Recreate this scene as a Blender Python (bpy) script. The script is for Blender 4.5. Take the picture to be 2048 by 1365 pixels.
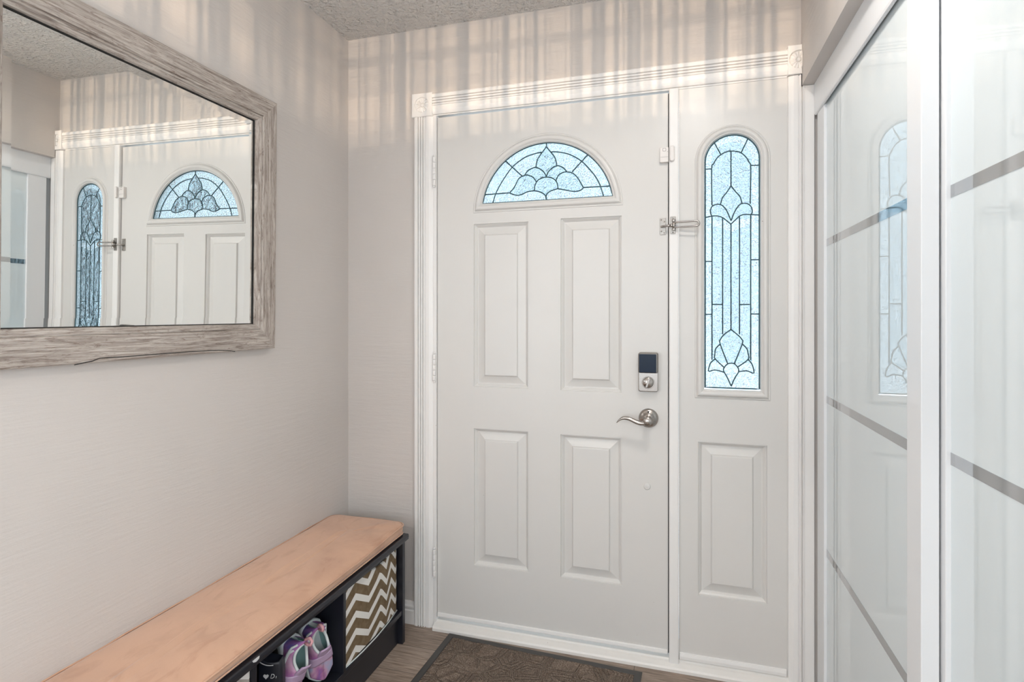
import bpy, bmesh, math, random
from mathutils import Vector, Matrix
random.seed(4)
PI = math.pi
sc = bpy.context.scene
COL = sc.collection
for o in list(bpy.data.objects):
    bpy.data.objects.remove(o, do_unlink=True)

# ------------------------------------------------------------ camera
cd = bpy.data.cameras.new('camera'); cam = bpy.data.objects.new('camera', cd); COL.objects.link(cam)
cam.location = (1.3484, -2.0967, 1.2664)
cam.rotation_euler = (PI/2, 0, 0.2871)
cd.sensor_width = 36.0; cd.lens = 1120.06/2048*36.0
cd.shift_y = -51.3/2048
cd.clip_start = 0.02
sc.camera = cam
# ------------------------------------------------------------ view
sc.view_settings.view_transform = 'Standard'
sc.view_settings.look = 'None'
sc.view_settings.gamma = 1.0
sc.view_settings.use_curve_mapping = False
sc.view_settings.exposure = 0.17
# ------------------------------------------------------------ daylight sky outside
W = bpy.data.worlds.new('daylight_sky'); sc.world = W; W.use_nodes = True
wt = W.node_tree; wt.nodes.clear()
def wn(t, **k):
    n = wt.nodes.new(t)
    for a, b in k.items(): setattr(n, a, b)
    return n
wo = wn('ShaderNodeOutputWorld'); wb = wn('ShaderNodeBackground'); tc = wn('ShaderNodeTexCoord')
noi = wn('ShaderNodeTexNoise'); noi.inputs['Scale'].default_value = 9.0; noi.inputs['Detail'].default_value = 5.0
ramp = wn('ShaderNodeValToRGB')
ramp.color_ramp.elements[0].position = 0.42; ramp.color_ramp.elements[0].color = (0.22, 0.42, 0.58, 1)
ramp.color_ramp.elements[1].position = 0.56; ramp.color_ramp.elements[1].color = (0.90, 0.96, 1.0, 1)
wt.links.new(tc.outputs['Generated'], noi.inputs['Vector'])
wt.links.new(noi.outputs['Fac'], ramp.inputs['Fac'])
wt.links.new(ramp.outputs['Color'], wb.inputs['Color'])
wb.inputs['Strength'].default_value = 4.1
wt.links.new(wb.outputs[0], wo.inputs[0])
# ------------------------------------------------------------ added fill lights at made-up windows behind the camera
def area(name, loc, rot, sx, sy, power, col, shape='RECTANGLE', spread=PI):
    l = bpy.data.lights.new(name, 'AREA'); l.shape = shape; l.size = sx
    if shape == 'RECTANGLE': l.size_y = sy
    l.energy = power; l.color = col; l.spread = spread
    o = bpy.data.objects.new(name, l); COL.objects.link(o); o.location = loc; o.rotation_euler = rot
    return o
area('rear_fill_light', (0.9, -4.42, 1.45), (PI/2, 0, 0), 1.3, 1.3, 5, (0.97, 0.985, 1.0))
area('side_fill_light', (1.735, -2.72, 1.2), (PI/2, 0, PI/2), 1.15, 1.25, 13, (0.97, 0.985, 1.0))
area('left_fill_light', (0.02, -2.75, 1.18), (PI/2, 0, -PI/2), 1.0, 1.3, 12, (0.97, 0.985, 1.0))

# ------------------------------------------------------------ materials
def mat(name, col, rough=0.5, metal=0.0, spec=0.5, ior=1.5, coat=0.0):
    m = bpy.data.materials.new(name); m.use_nodes = True
    b = m.node_tree.nodes['Principled BSDF']
    b.inputs['Base Color'].default_value = (*col, 1); b.inputs['Roughness'].default_value = rough
    b.inputs['Metallic'].default_value = metal; b.inputs['Specular IOR Level'].default_value = spec
    b.inputs['IOR'].default_value = ior; b.inputs['Coat Weight'].default_value = coat
    return m
def N(m, t, **k):
    n = m.node_tree.nodes.new(t)
    for a, b in k.items():
        if a in n.inputs: n.inputs[a].default_value = b
        else: setattr(n, a, b)
    return n
def LK(m, a, b): m.node_tree.links.new(a, b)
def BS(m): return m.node_tree.nodes['Principled BSDF']
def coords(m, scale=(1,1,1), rot=(0,0,0), kind='Object'):
    t = N(m, 'ShaderNodeTexCoord'); mp = N(m, 'ShaderNodeMapping')
    mp.inputs['Scale'].default_value = scale; mp.inputs['Rotation'].default_value = rot
    LK(m, t.outputs[kind], mp.inputs['Vector']); return mp.outputs['Vector']
def noise(m, vec, scale, detail=3, rough=0.5, dist=0.0):
    n = N(m, 'ShaderNodeTexNoise'); n.inputs['Scale'].default_value = scale; n.inputs['Detail'].default_value = detail
    n.inputs['Roughness'].default_value = rough; n.inputs['Distortion'].default_value = dist
    LK(m, vec, n.inputs['Vector']); return n.outputs['Fac']
def cramp(m, fac, stops):
    r = N(m, 'ShaderNodeValToRGB'); e = r.color_ramp.elements
    while len(e) < len(stops): e.new(0.5)
    for i, (p, c) in enumerate(stops):
        e[i].position = p; e[i].color = (*c, 1)
    LK(m, fac, r.inputs['Fac']); return r.outputs['Color']
def bump(m, h, strength=0.3, dist=0.002, prev=None):
    b = N(m, 'ShaderNodeBump'); b.inputs['Strength'].default_value = strength; b.inputs['Distance'].default_value = dist
    LK(m, h, b.inputs['Height'])
    if prev is not None: LK(m, prev, b.inputs['Normal'])
    return b.outputs['Normal']
def mixc(m, fac, a, b, mode='MIX'):
    x = N(m, 'ShaderNodeMix'); x.data_type = 'RGBA'; x.blend_type = mode
    for s, v in ((0, fac), (6, a), (7, b)):
        if isinstance(v, (int, float)): x.inputs[s].default_value = v
        elif isinstance(v, tuple): x.inputs[s].default_value = (*v, 1)
        else: LK(m, v, x.inputs[s])
    return x.outputs[2]

def m_wall():
    m = mat('greige_wall_paint', (0.56, 0.50, 0.455), 0.55, spec=0.35)
    v = coords(m)
    f = noise(m, v, 1.7, 4); c = cramp(m, f, [(0.3, (0.575, 0.535, 0.505)), (0.7, (0.615, 0.575, 0.545))])
    LK(m, c, BS(m).inputs['Base Color'])
    v2 = coords(m, scale=(1, 0.9, 9), rot=(math.radians(20), 0, 0))
    b1 = bump(m, noise(m, v2, 9, 6, 0.65), 0.35, 0.0045)
    b2 = bump(m, noise(m, v, 160, 2), 0.18, 0.001, b1)
    LK(m, b2, BS(m).inputs['Normal']); return m
def m_ceiling():
    m = mat('textured_ceiling_paint', (0.82, 0.79, 0.76), 0.7, spec=0.3)
    v = coords(m)
    vo = N(m, 'ShaderNodeTexVoronoi'); vo.feature = 'SMOOTH_F1'; vo.inputs['Scale'].default_value = 75
    LK(m, v, vo.inputs['Vector'])
    b1 = bump(m, noise(m, v, 75, 4, 0.6), 1.0, 0.022)
    b2 = bump(m, vo.outputs['Distance'], 0.7, 0.010, b1)
    LK(m, b2, BS(m).inputs['Normal']); return m
def m_white(name, col, rough=0.32, bs=0.12, sc_=60, dirt=0.0):
    m = mat(name, col, rough, spec=0.5)
    v = coords(m)
    f = noise(m, v, sc_, 3)
    LK(m, bump(m, f, bs, 0.0015), BS(m).inputs['Normal'])
    if dirt:
        g = noise(m, v, 3.5, 8, 0.7)
        c = cramp(m, g, [(0.30, tuple(x*(1-dirt) for x in col)), (0.5, col)])
        sp = noise(m, v, 70, 2, 0.5)
        c2 = cramp(m, sp, [(0.19, (0.35, 0.27, 0.2)), (0.21, (1, 1, 1))])
        LK(m, mixc(m, 1.0, c, c2, 'MULTIPLY'), BS(m).inputs['Base Color'])
    return m
def m_floor():
    m = mat('grey_oak_vinyl_plank', (0.25, 0.2, 0.17), 0.42)
    v = coords(m)
    br = N(m, 'ShaderNodeTexBrick'); br.inputs['Scale'].default_value = 1.0
    br.inputs['Brick Width'].default_value = 1.2; br.inputs['Row Height'].default_value = 0.15
    br.inputs['Mortar Size'].default_value = 0.0012; br.offset = 0.37
    br.inputs['Color1'].default_value = (0.30, 0.235, 0.19, 1); br.inputs['Color2'].default_value = (0.40, 0.325, 0.27, 1)
    br.inputs['Mortar'].default_value = (0.08, 0.06, 0.05, 1)
    LK(m, v, br.inputs['Vector'])
    vg = coords(m, scale=(2.2, 40, 1))
    g = noise(m, vg, 4.5, 9, 0.68, 0.6)
    gc = cramp(m, g, [(0.32, (0.42, 0.36, 0.32)), (0.5, (0.85, 0.82, 0.8)), (0.68, (1.35, 1.3, 1.25))])
    LK(m, mixc(m, 1.0, br.outputs['Color'], gc, 'MULTIPLY'), BS(m).inputs['Base Color'])
    LK(m, bump(m, g, 0.35, 0.0015), BS(m).inputs['Normal']); return m
def m_driftwood(axis):
    m = mat('weathered_driftwood_'+axis, (0.4, 0.35, 0.3), 0.6)
    s = (3, 3, 60) if axis == 'y' else (3, 60, 3)
    v = coords(m, scale=s)
    g = noise(m, v, 2.4, 8, 0.72, 1.2)
    v2 = coords(m, scale=((1, 6, 30) if axis == 'y' else (1, 30, 6)))
    k = noise(m, v2, 2.2, 6, 0.75, 2.5)
    c = cramp(m, g, [(0.30, (0.15, 0.115, 0.095)), (0.45, (0.34, 0.29, 0.255)), (0.60, (0.52, 0.47, 0.425)), (0.72, (0.62, 0.575, 0.53))])
    kc = cramp(m, k, [(0.33, (0.50, 0.42, 0.38)), (0.46, (1, 1, 1))])
    LK(m, mixc(m, 0.9, c, kc, 'MULTIPLY'), BS(m).inputs['Base Color'])
    LK(m, bump(m, g, 0.6, 0.002, bump(m, k, 0.4, 0.002)), BS(m).inputs['Normal']); return m
def m_suede():
    m = mat('tan_suede_fabric', (0.6, 0.37, 0.25), 0.85, spec=0.2)
    v = coords(m)
    c1 = cramp(m, noise(m, v, 3.2, 4, 0.6, 0.3), [(0.36, (0.565, 0.335, 0.225)), (0.52, (0.645, 0.395, 0.268)), (0.7, (0.685, 0.425, 0.29))])
    c2 = cramp(m, noise(m, coords(m, scale=(3, 1.2, 1)), 6, 5, 0.6, 0.8), [(0.33, (0.84, 0.79, 0.76)), (0.47, (1, 1, 1))])
    LK(m, mixc(m, 0.7, c1, c2, 'MULTIPLY'), BS(m).inputs['Base Color'])
    BS(m).inputs['Sheen Weight'].default_value = 0.3
    LK(m, bump(m, noise(m, v, 420, 2), 0.25, 0.0008, bump(m, noise(m, v, 9, 3), 0.35, 0.006)), BS(m).inputs['Normal']); return m
def m_chevron():
    m = mat('chevron_canvas', (0.6, 0.55, 0.5), 0.85, spec=0.2)
    t = N(m, 'ShaderNodeTexCoord'); s = N(m, 'ShaderNodeSeparateXYZ'); LK(m, t.outputs['Object'], s.inputs[0])
    def ma(op, a, b=None):
        n = N(m, 'ShaderNodeMath'); n.operation = op
        for i, q in enumerate((a, b)):
            if q is None: continue
            if isinstance(q, (int, float)): n.inputs[i].default_value = q
            else: LK(m, q, n.inputs[i])
        return n.outputs[0]
    l1 = ma('MULTIPLY', ma('ADD', s.outputs['Y'], 0.465+0.0777), 1/0.0777)
    l2 = ma('ADD', ma('MULTIPLY', ma('ADD', s.outputs['Y'], 0.304), 1/0.0437), 3.0)
    tri = ma('PINGPONG', ma('ADD', ma('MAXIMUM', l1, l2), 4.0), 1.0)
    z = ma('ADD', s.outputs['Z'], ma('MULTIPLY', tri, -0.045))
    fr = ma('FRACT', ma('DIVIDE', ma('ADD', z, 5.0465), 0.0575))
    msk = ma('GREATER_THAN', fr, 0.60)
    br = cramp(m, noise(m, coords(m), 45, 4, 0.7), [(0.35, (0.155, 0.105, 0.06)), (0.65, (0.215, 0.155, 0.095))])
    LK(m, mixc(m, msk, br, (0.80, 0.78, 0.74)), BS(m).inputs['Base Color'])
    wv = N(m, 'ShaderNodeTexWave'); wv.inputs['Scale'].default_value = 220; LK(m, t.outputs['Object'], wv.inputs['Vector'])
    LK(m, bump(m, wv.outputs['Fac'], 0.2, 0.0006, bump(m, noise(m, coords(m), 14, 2), 0.5, 0.006)), BS(m).inputs['Normal']); return m
def m_mat():
    m = mat('brown_doormat_pile', (0.12, 0.09, 0.07), 0.95, spec=0.1)
    v = coords(m)
    f = noise(m, v, 260, 3, 0.7)
    c = cramp(m, f, [(0.3, (0.095, 0.067, 0.05)), (0.5, (0.20, 0.15, 0.118)), (0.72, (0.42, 0.34, 0.275))])
    LK(m, c, BS(m).inputs['Base Color'])
    vv = coords(m, rot=(0, 0, 0.3))
    w1 = N(m, 'ShaderNodeTexWave'); w1.wave_type = 'RINGS'; w1.inputs['Scale'].default_value = 1.0
    vo = N(m, 'ShaderNodeTexVoronoi'); vo.feature = 'DISTANCE_TO_EDGE'; vo.inputs['Scale'].default_value = 11.0; vo.inputs['Randomness'].default_value = 0.6
    LK(m, v, vo.inputs['Vector'])
    sn = N(m, 'ShaderNodeMath'); sn.operation = 'SINE'
    mu = N(m, 'ShaderNodeMath'); mu.operation = 'MULTIPLY'; mu.inputs[1].default_value = 42.0
    LK(m, vo.outputs['Distance'], mu.inputs[0]); LK(m, mu.outputs[0], sn.inputs[0])
    LK(m, bump(m, f, 0.8, 0.004, bump(m, sn.outputs[0], 0.9, 0.004)), BS(m).inputs['Normal']); return m
def m_sneaker():
    m = mat('galaxy_print_mesh', (0.5, 0.3, 0.5), 0.6)
    v = coords(m)
    c = cramp(m, noise(m, v, 13, 3, 0.5, 0.6), [(0.36, (0.07, 0.10, 0.32)), (0.45, (0.20, 0.12, 0.38)), (0.53, (0.42, 0.16, 0.38)), (0.62, (0.58, 0.34, 0.48)), (0.72, (0.40, 0.42, 0.60))])
    LK(m, c, BS(m).inputs['Base Color'])
    LK(m, bump(m, noise(m, v, 500, 1), 0.4, 0.0008), BS(m).inputs['Normal']); return m
def m_pane(name, scale, strength, dist, tint=(0.93, 0.98, 1.0)):
    # patterned door glass: bends the view, passes the daylight
    m = bpy.data.materials.new(name); m.use_nodes = True; nt = m.node_tree; nt.nodes.clear()
    out = nt.nodes.new('ShaderNodeOutputMaterial')
    rf = nt.nodes.new('ShaderNodeBsdfRefraction'); rf.inputs['IOR'].default_value = 1.4; rf.inputs['Roughness'].default_value = 0.04; rf.inputs['Color'].default_value = (*tint, 1)
    tr = nt.nodes.new('ShaderNodeBsdfTransparent'); tr.inputs['Color'].default_value = (*tint, 1)
    gl = nt.nodes.new('ShaderNodeBsdfGlossy'); gl.inputs['Roughness'].default_value = 0.12
    fr = nt.nodes.new('ShaderNodeFresnel'); fr.inputs['IOR'].default_value = 1.5
    m1 = nt.nodes.new('ShaderNodeMixShader'); m1.inputs[0].default_value = 0.22
    m2 = nt.nodes.new('ShaderNodeMixShader')
    v = coords(m)
    h = noise(m, v, scale, 3, 0.6)
    nb = bump(m, h, strength, dist)
    for s in (rf, gl, fr): nt.links.new(nb, s.inputs['Normal'])
    nt.links.new(rf.outputs[0], m1.inputs[1]); nt.links.new(tr.outputs[0], m1.inputs[2])
    nt.links.new(fr.outputs[0], m2.inputs[0]); nt.links.new(m1.outputs[0], m2.inputs[1]); nt.links.new(gl.outputs[0], m2.inputs[2])
    nt.links.new(m2.outputs[0], out.inputs[0]); return m

M = {}
M['wall'] = m_wall(); M['ceil'] = m_ceiling(); M['floor'] = m_floor()
M['door'] = m_white('white_door_paint', (0.695, 0.675, 0.65), 0.33, 0.08, 45, 0.02)
M['trim'] = m_white('white_trim_paint', (0.84, 0.82, 0.80), 0.35, 0.15, 70, 0.03)
M['sill'] = m_white('white_threshold_paint', (0.82, 0.79, 0.755), 0.4, 0.35, 40, 0.06)
M['dwy'] = m_driftwood('y'); M['dwz'] = m_driftwood('z')
M['drift_board'] = M['dwy']
M['mirror'] = mat('silvered_mirror', (0.94, 0.955, 0.94), 0.0, 1.0)
M['black'] = mat('black_lacquered_board', (0.012, 0.013, 0.019), 0.3)
M['blackedge'] = mat('black_gap', (0.01, 0.009, 0.008), 0.7)
M['suede'] = m_suede(); M['chev'] = m_chevron(); M['pile'] = m_mat()
M['rubber'] = mat('dark_rubber', (0.06, 0.056, 0.053), 0.55)
M['nickel'] = mat('satin_nickel', (0.44, 0.41, 0.385), 0.27, 1.0)
M['darknickel'] = mat('aged_nickel', (0.38, 0.35, 0.32), 0.3, 1.0)
M['screen'] = mat('dark_blue_lock_cover', (0.004, 0.014, 0.035), 0.25, spec=0.25)
M['bezel'] = mat('dark_bronze_bezel', (0.16, 0.145, 0.13), 0.3, 1.0)
M['plastic'] = mat('white_plastic', (0.80, 0.76, 0.73), 0.4)
M['greyline'] = mat('grey_plastic_outline', (0.18, 0.17, 0.17), 0.5)
M['cglass'] = mat('white_back_painted_glass', (0.72, 0.785, 0.805), 0.003, spec=0.5, ior=2.2)
M['cframe'] = mat('white_lacquered_aluminium', (0.80, 0.805, 0.815), 0.3)
M['strip'] = mat('grey_mirror_strip', (0.50, 0.51, 0.52), 0.06, 1.0)
M['lead'] = mat('dark_leading', (0.035, 0.085, 0.10), 0.4, 0.3)
M['pane'] = m_pane('hammered_door_glass', 190, 1.0, 0.012)
M['bevelglass'] = m_pane('clear_bevelled_door_glass', 40, 0.8, 0.02)
M['sneaker'] = m_sneaker()
M['solew'] = mat('pale_sneaker_sole', (0.62, 0.66, 0.66), 0.5)
M['teal'] = mat('teal_lining', (0.23, 0.38, 0.36), 0.8)
M['pink'] = mat('pink_pull_tab', (0.70, 0.36, 0.38), 0.6)
M['lav'] = mat('lavender_strap', (0.50, 0.36, 0.52), 0.55)
M['darkwin'] = mat('dark_sole_window', (0.06, 0.055, 0.045), 0.3)
M['bag'] = mat('black_pouch_fabric', (0.012, 0.014, 0.022), 0.4)
M['ink'] = mat('pale_print', (0.62, 0.62, 0.63), 0.5)
M['closet'] = mat('closet_interior', (0.10, 0.09, 0.085), 0.8)

# ------------------------------------------------------------ mesh helpers
def tagp(o, label=None, cat=None, group=None, kind=None):
    if label: o['label'] = label
    if cat: o['category'] = cat
    if group: o['group'] = group
    if kind: o['kind'] = kind
    return o
def empty(name, loc, label=None, cat=None, group=None, kind=None, rot=(0,0,0)):
    o = bpy.data.objects.new(name, None); COL.objects.link(o); o.location = loc; o.rotation_euler = rot
    o.empty_display_size = 0.05
    return tagp(o, label, cat, group, kind)
class MB:
    def __init__(s): s.v = []; s.f = []; s.sm = []
    def add(s, vs, fs, smooth=False):
        k = len(s.v); s.v += [tuple(p) for p in vs]
        for f in fs: s.f.append([k+i for i in f]); s.sm.append(smooth)
        return s
    def box(s, a, b):
        x0,y0,z0 = a; x1,y1,z1 = b
        return s.add([(x0,y0,z0),(x1,y0,z0),(x1,y1,z0),(x0,y1,z0),(x0,y0,z1),(x1,y0,z1),(x1,y1,z1),(x0,y1,z1)],
            [(0,3,2,1),(4,5,6,7),(0,1,5,4),(1,2,6,5),(2,3,7,6),(3,0,4,7)])
    def prism(s, poly, fa, fb, smooth=False):
        # poly: list of 2-D points; fa/fb map a point to 3-D at each end
        n = len(poly); vs = [fa(*p) for p in poly]+[fb(*p) for p in poly]
        fs = [(i,(i+1)%n,n+(i+1)%n,n+i) for i in range(n)]
        k = len(s.v); s.v += vs
        for f in fs: s.f.append([k+i for i in f]); s.sm.append(smooth)
        s.f.append([k+i for i in reversed(range(n))]); s.sm.append(False)
        s.f.append([k+n+i for i in range(n)]); s.sm.append(False)
        return s
    def rings(s, rings, closed=True, cap=True, smooth=True, loop=False):
        n = len(rings[0]); vs = [p for r in rings for p in r]; fs = []
        R = len(rings)
        for i in range(R if loop else R-1):
            for j in range(n if closed else n-1):
                a = i*n+j; b = i*n+(j+1)%n; c = ((i+1)%R)*n+(j+1)%n; d = ((i+1)%R)*n+j
                fs.append((a,b,c,d))
        s.add(vs, fs, smooth)
        if cap and closed and not loop:
            k = len(s.v)-len(vs)
            s.f.append([k+i for i in reversed(range(n))]); s.sm.append(False)
            s.f.append([k+(R-1)*n+i for i in range(n)]); s.sm.append(False)
        return s
    def tube(s, pts, r, n=10, loop=False):
        pts = [Vector(p) for p in pts]; rg = []; up = None
        rr = r if isinstance(r, (list, tuple)) else [r]*len(pts)
        for i, p in enumerate(pts):
            a = pts[i-1] if i > 0 or loop else p
            b = pts[(i+1) % len(pts)] if i < len(pts)-1 or loop else p
            t = (b-a)
            t = t.normalized() if t.length > 1e-9 else Vector((0,0,1))
            if up is None:
                up = Vector((0,0,1)) if abs(t.z) < 0.9 else Vector((1,0,0))
            u = (up - t*up.dot(t))
            if u.length < 1e-6: u = Vector((1,0,0)) - t*t.x
            u.normalize(); up = u; w = t.cross(u)
            rg.append([tuple(p+(u*math.cos(2*PI*k/n)+w*math.sin(2*PI*k/n))*rr[i]) for k in range(n)])
        return s.rings(rg, True, True, True, loop)
    def lathe(s, prof, origin, axis, n=36):
        # prof: (radius, distance along axis)
        ax = Vector(axis).normalized(); u = ax.orthogonal().normalized(); w = ax.cross(u); o = Vector(origin)
        rg = [[tuple(o+ax*h+(u*math.cos(2*PI*k/n)+w*math.sin(2*PI*k/n))*max(r,1e-5)) for k in range(n)] for r, h in prof]
        return s.rings(rg, True, True, True)
    def build(s, name, m, parent=None, bevel=0, seg=2, sub=0, solid=0, fixn=True, auto=True):
        me = bpy.data.meshes.new(name); me.from_pydata(s.v, [], s.f); me.update()
        for p, q in zip(me.polygons, s.sm): p.use_smooth = q
        me.validate()
        if fixn:
            b = bmesh.new(); b.from_mesh(me); bmesh.ops.recalc_face_normals(b, faces=b.faces); b.to_mesh(me); b.free()
        o = bpy.data.objects.new(name, me); COL.objects.link(o)
        me.materials.append(m if not isinstance(m, str) else M[m])
        if parent is not None: o.parent = parent
        if solid:
            q = o.modifiers.new('solid', 'SOLIDIFY'); q.thickness = solid; q.offset = -1
        if bevel:
            q = o.modifiers.new('bevel', 'BEVEL'); q.width = bevel; q.segments = seg; q.limit_method = 'ANGLE'; q.angle_limit = math.radians(40)
        if sub:
            q = o.modifiers.new('sub', 'SUBSURF'); q.levels = sub; q.render_levels = sub
        return o
def box(name, a, b, m, parent=None, bevel=0.0, **k):
    return MB().box(a, b).build(name, m, parent, bevel, **k)
def structure(o): o['kind'] = 'structure'; return o
def bez(p0, p1, p2, p3, n=12):
    p0,p1,p2,p3 = map(Vector, (p0,p1,p2,p3)); r = []
    for i in range(n+1):
        t = i/n; r.append(p0*(1-t)**3+p1*3*t*(1-t)**2+p2*3*t*t*(1-t)+p3*t**3)
    return r
def smoothline(pts, n=4):
    # Catmull-Rom through 2-D points
    if len(pts) < 3: return list(pts)
    P = [pts[0]]+list(pts)+[pts[-1]]; out = []
    for i in range(1, len(P)-2):
        a,b,c,d = P[i-1],P[i],P[i+1],P[i+2]
        for k in range(n):
            t = k/n
            out.append(tuple(0.5*((2*b[j])+(-a[j]+c[j])*t+(2*a[j]-5*b[j]+4*c[j]-d[j])*t*t+(-a[j]+3*b[j]-3*c[j]+d[j])*t**3) for j in (0,1)))
    out.append(pts[-1]); return out

# leading outlines (x, z) on the door plane
FAN_CAME = [[(0.6498,1.7122),(0.6619,1.7481),(0.6862,1.7907),(0.7282,1.8452),(0.7777,1.8794),(0.8246,1.8927),(0.8478,1.8945)],[(0.8824,1.8935),(0.9091,1.8913),(0.9544,1.8783),(0.9991,1.8507),(1.036,1.8111),(1.058,1.7803),(1.0726,1.7501),(1.0835,1.7129)],[(0.7022,1.872),(0.7698,1.8079)],[(1.025,1.8707),(0.9656,1.8108)],[(0.6171,1.7458),(0.7162,1.7466)],[(1.0084,1.7487),(1.1177,1.7478)],[(0.8651,1.9381),(0.8651,1.9156),(0.8478,1.8926),(0.8304,1.8677),(0.8238,1.838)],[(0.8651,1.9156),(0.8824,1.8935),(0.8995,1.8697),(0.9072,1.8392)],[(0.7796,1.811),(0.7934,1.8289),(0.8207,1.8383),(0.8439,1.829),(0.8594,1.8128),(0.8651,1.7993)],[(0.8651,1.7993),(0.8747,1.8192),(0.8938,1.8347),(0.9129,1.8381),(0.9318,1.8281),(0.945,1.8141)],[(0.7182,1.7465),(0.7381,1.7681),(0.754,1.7976),(0.7698,1.8079),(0.7894,1.811),(0.8129,1.8011),(0.8265,1.7813)],[(0.7182,1.7465),(0.7421,1.7362),(0.7658,1.7367),(0.7894,1.7459),(0.8168,1.7487)],[(0.8187,1.7497),(0.8207,1.7703),(0.8323,1.7884),(0.8516,1.7965),(0.8709,1.7978),(0.8938,1.7898),(0.9072,1.774),(0.911,1.7513)],[(0.9034,1.7817),(0.9129,1.8015),(0.9318,1.8114),(0.9487,1.812),(0.9693,1.8049),(0.988,1.7851),(1.0084,1.7487)],[(0.911,1.7502),(0.9393,1.7439),(0.9731,1.7362),(0.9954,1.7385),(1.0084,1.7469)],[(0.8168,1.7487),(0.8401,1.7427),(0.8594,1.7302),(0.8663,1.7092)],[(0.8663,1.7092),(0.8663,1.7298),(0.8824,1.7438),(0.911,1.7502)]]
SIDE_CAME = [[(1.4659,1.6556),(1.4648,1.784),(1.4714,1.8029),(1.4824,1.8215),(1.4969,1.8338),(1.5132,1.8414),(1.5295,1.8427),(1.5474,1.8401),(1.5617,1.8343),(1.5778,1.8177),(1.5884,1.7977),(1.593,1.7783),(1.5912,1.6543)],[(1.4707,1.8826),(1.4951,1.834)],[(1.5838,1.8814),(1.5617,1.8343)],[(1.442,1.7857),(1.4641,1.7852)],[(1.593,1.7878),(1.6201,1.7865)],[(1.5288,1.8428),(1.5288,1.7214)],[(1.5288,1.7214),(1.5151,1.6992),(1.5006,1.6807),(1.4944,1.6579)],[(1.5288,1.7214),(1.5439,1.6993),(1.5582,1.6811),(1.5646,1.6578)],[(1.4641,1.6187),(1.4604,1.6364),(1.4659,1.6517),(1.4787,1.658),(1.4944,1.6571),(1.5078,1.6455),(1.5187,1.6256),(1.5288,1.5981)],[(1.5288,1.5981),(1.5403,1.6284),(1.5528,1.6488),(1.5646,1.657),(1.5813,1.656),(1.5937,1.6447),(1.5979,1.6292),(1.5955,1.6178)],[(1.442,1.6132),(1.4641,1.6176),(1.4824,1.6178),(1.5006,1.6111),(1.5151,1.5988),(1.5288,1.5866)],[(1.5288,1.5866),(1.5439,1.6013),(1.5582,1.614),(1.576,1.6181),(1.6201,1.6139)],[(1.4435,1.458),(1.4656,1.4574)],[(1.5931,1.4599),(1.6197,1.4592)],[(1.4669,1.3048),(1.4993,1.3047)],[(1.5577,1.3043),(1.5897,1.3042)],[(1.4435,1.2699),(1.4656,1.2698)],[(1.5943,1.2712),(1.6197,1.2711)],[(1.5288,1.2166),(1.5071,1.2002),(1.4941,1.1815),(1.4932,1.1652),(1.518,1.0961)],[(1.5288,1.2166),(1.5504,1.1983),(1.5641,1.1824),(1.5654,1.1663),(1.5396,1.0967)],[(1.4932,1.1652),(1.4787,1.1487),(1.4752,1.1254),(1.4766,1.1124),(1.505,1.0842)],[(1.5654,1.1663),(1.5803,1.1504),(1.5846,1.1322),(1.5846,1.1129),(1.5504,1.0854)],[(1.4766,1.1124),(1.4612,1.0971),(1.4545,1.0689),(1.4722,1.0731),(1.4897,1.0708),(1.5071,1.0657)],[(1.5846,1.1129),(1.5973,1.0958),(1.6028,1.0662),(1.5803,1.0733),(1.5547,1.0694)],[(1.518,1.0961),(1.5288,1.0987),(1.5396,1.0967),(1.5504,1.0854),(1.5538,1.0694),(1.5418,1.0482),(1.5297,1.0178)],[(1.518,1.0961),(1.5093,1.0866),(1.5041,1.0726),(1.5158,1.0497),(1.5297,1.0178)],[(1.466,1.6188),(1.466,1.1093)],[(1.5013,1.61),(1.5013,1.1999)],[(1.5288,1.5876),(1.5288,1.2159)],[(1.5566,1.6107),(1.5566,1.2004)],[(1.5928,1.6159),(1.5928,1.1104)]]
PETALS = [[(0.8651,1.9156),(0.8478,1.8926),(0.8304,1.8677),(0.8246,1.838),(0.8439,1.829),(0.8651,1.8012),(0.8747,1.8192),(0.9072,1.8374),(0.8995,1.8697),(0.8824,1.8935)],[(0.7796,1.811),(0.7934,1.8289),(0.8207,1.8383),(0.8439,1.829),(0.8594,1.8128),(0.8651,1.7993),(0.8478,1.7949),(0.8323,1.7884),(0.8265,1.7813),(0.8129,1.8011),(0.7934,1.8108)],[(0.8651,1.7993),(0.8747,1.8192),(0.8938,1.8347),(0.9129,1.8381),(0.9318,1.8281),(0.945,1.8123),(0.928,1.8109),(0.9129,1.8015),(0.9034,1.7817),(0.8938,1.7898),(0.8747,1.7967)],[(0.7182,1.7465),(0.7381,1.7681),(0.754,1.7976),(0.7698,1.8079),(0.7894,1.811),(0.8129,1.8011),(0.8265,1.7813),(0.8207,1.7703),(0.8176,1.7486),(0.7894,1.7459),(0.7658,1.7367),(0.7421,1.7362)],[(0.8187,1.7497),(0.8207,1.7703),(0.8323,1.7884),(0.8516,1.7965),(0.8709,1.7978),(0.8938,1.7898),(0.9072,1.774),(0.911,1.7513),(0.8824,1.7438),(0.8663,1.7261),(0.8401,1.7427)],[(0.9034,1.7817),(0.9129,1.8015),(0.9318,1.8114),(0.9487,1.812),(0.9693,1.8049),(0.988,1.7851),(1.0084,1.7487),(0.9954,1.7385),(0.9731,1.7362),(0.9393,1.7439),(0.911,1.7513),(0.9072,1.774)]]
# ================================================================ THE SETTING
RW = 1.75; CH = 2.441            # room width, ceiling height
DX0, DX1 = 0.4145, 1.3160        # door slab
JX0, JX1 = 0.3985, 1.7090        # frame opening
TOP = 2.078
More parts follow.
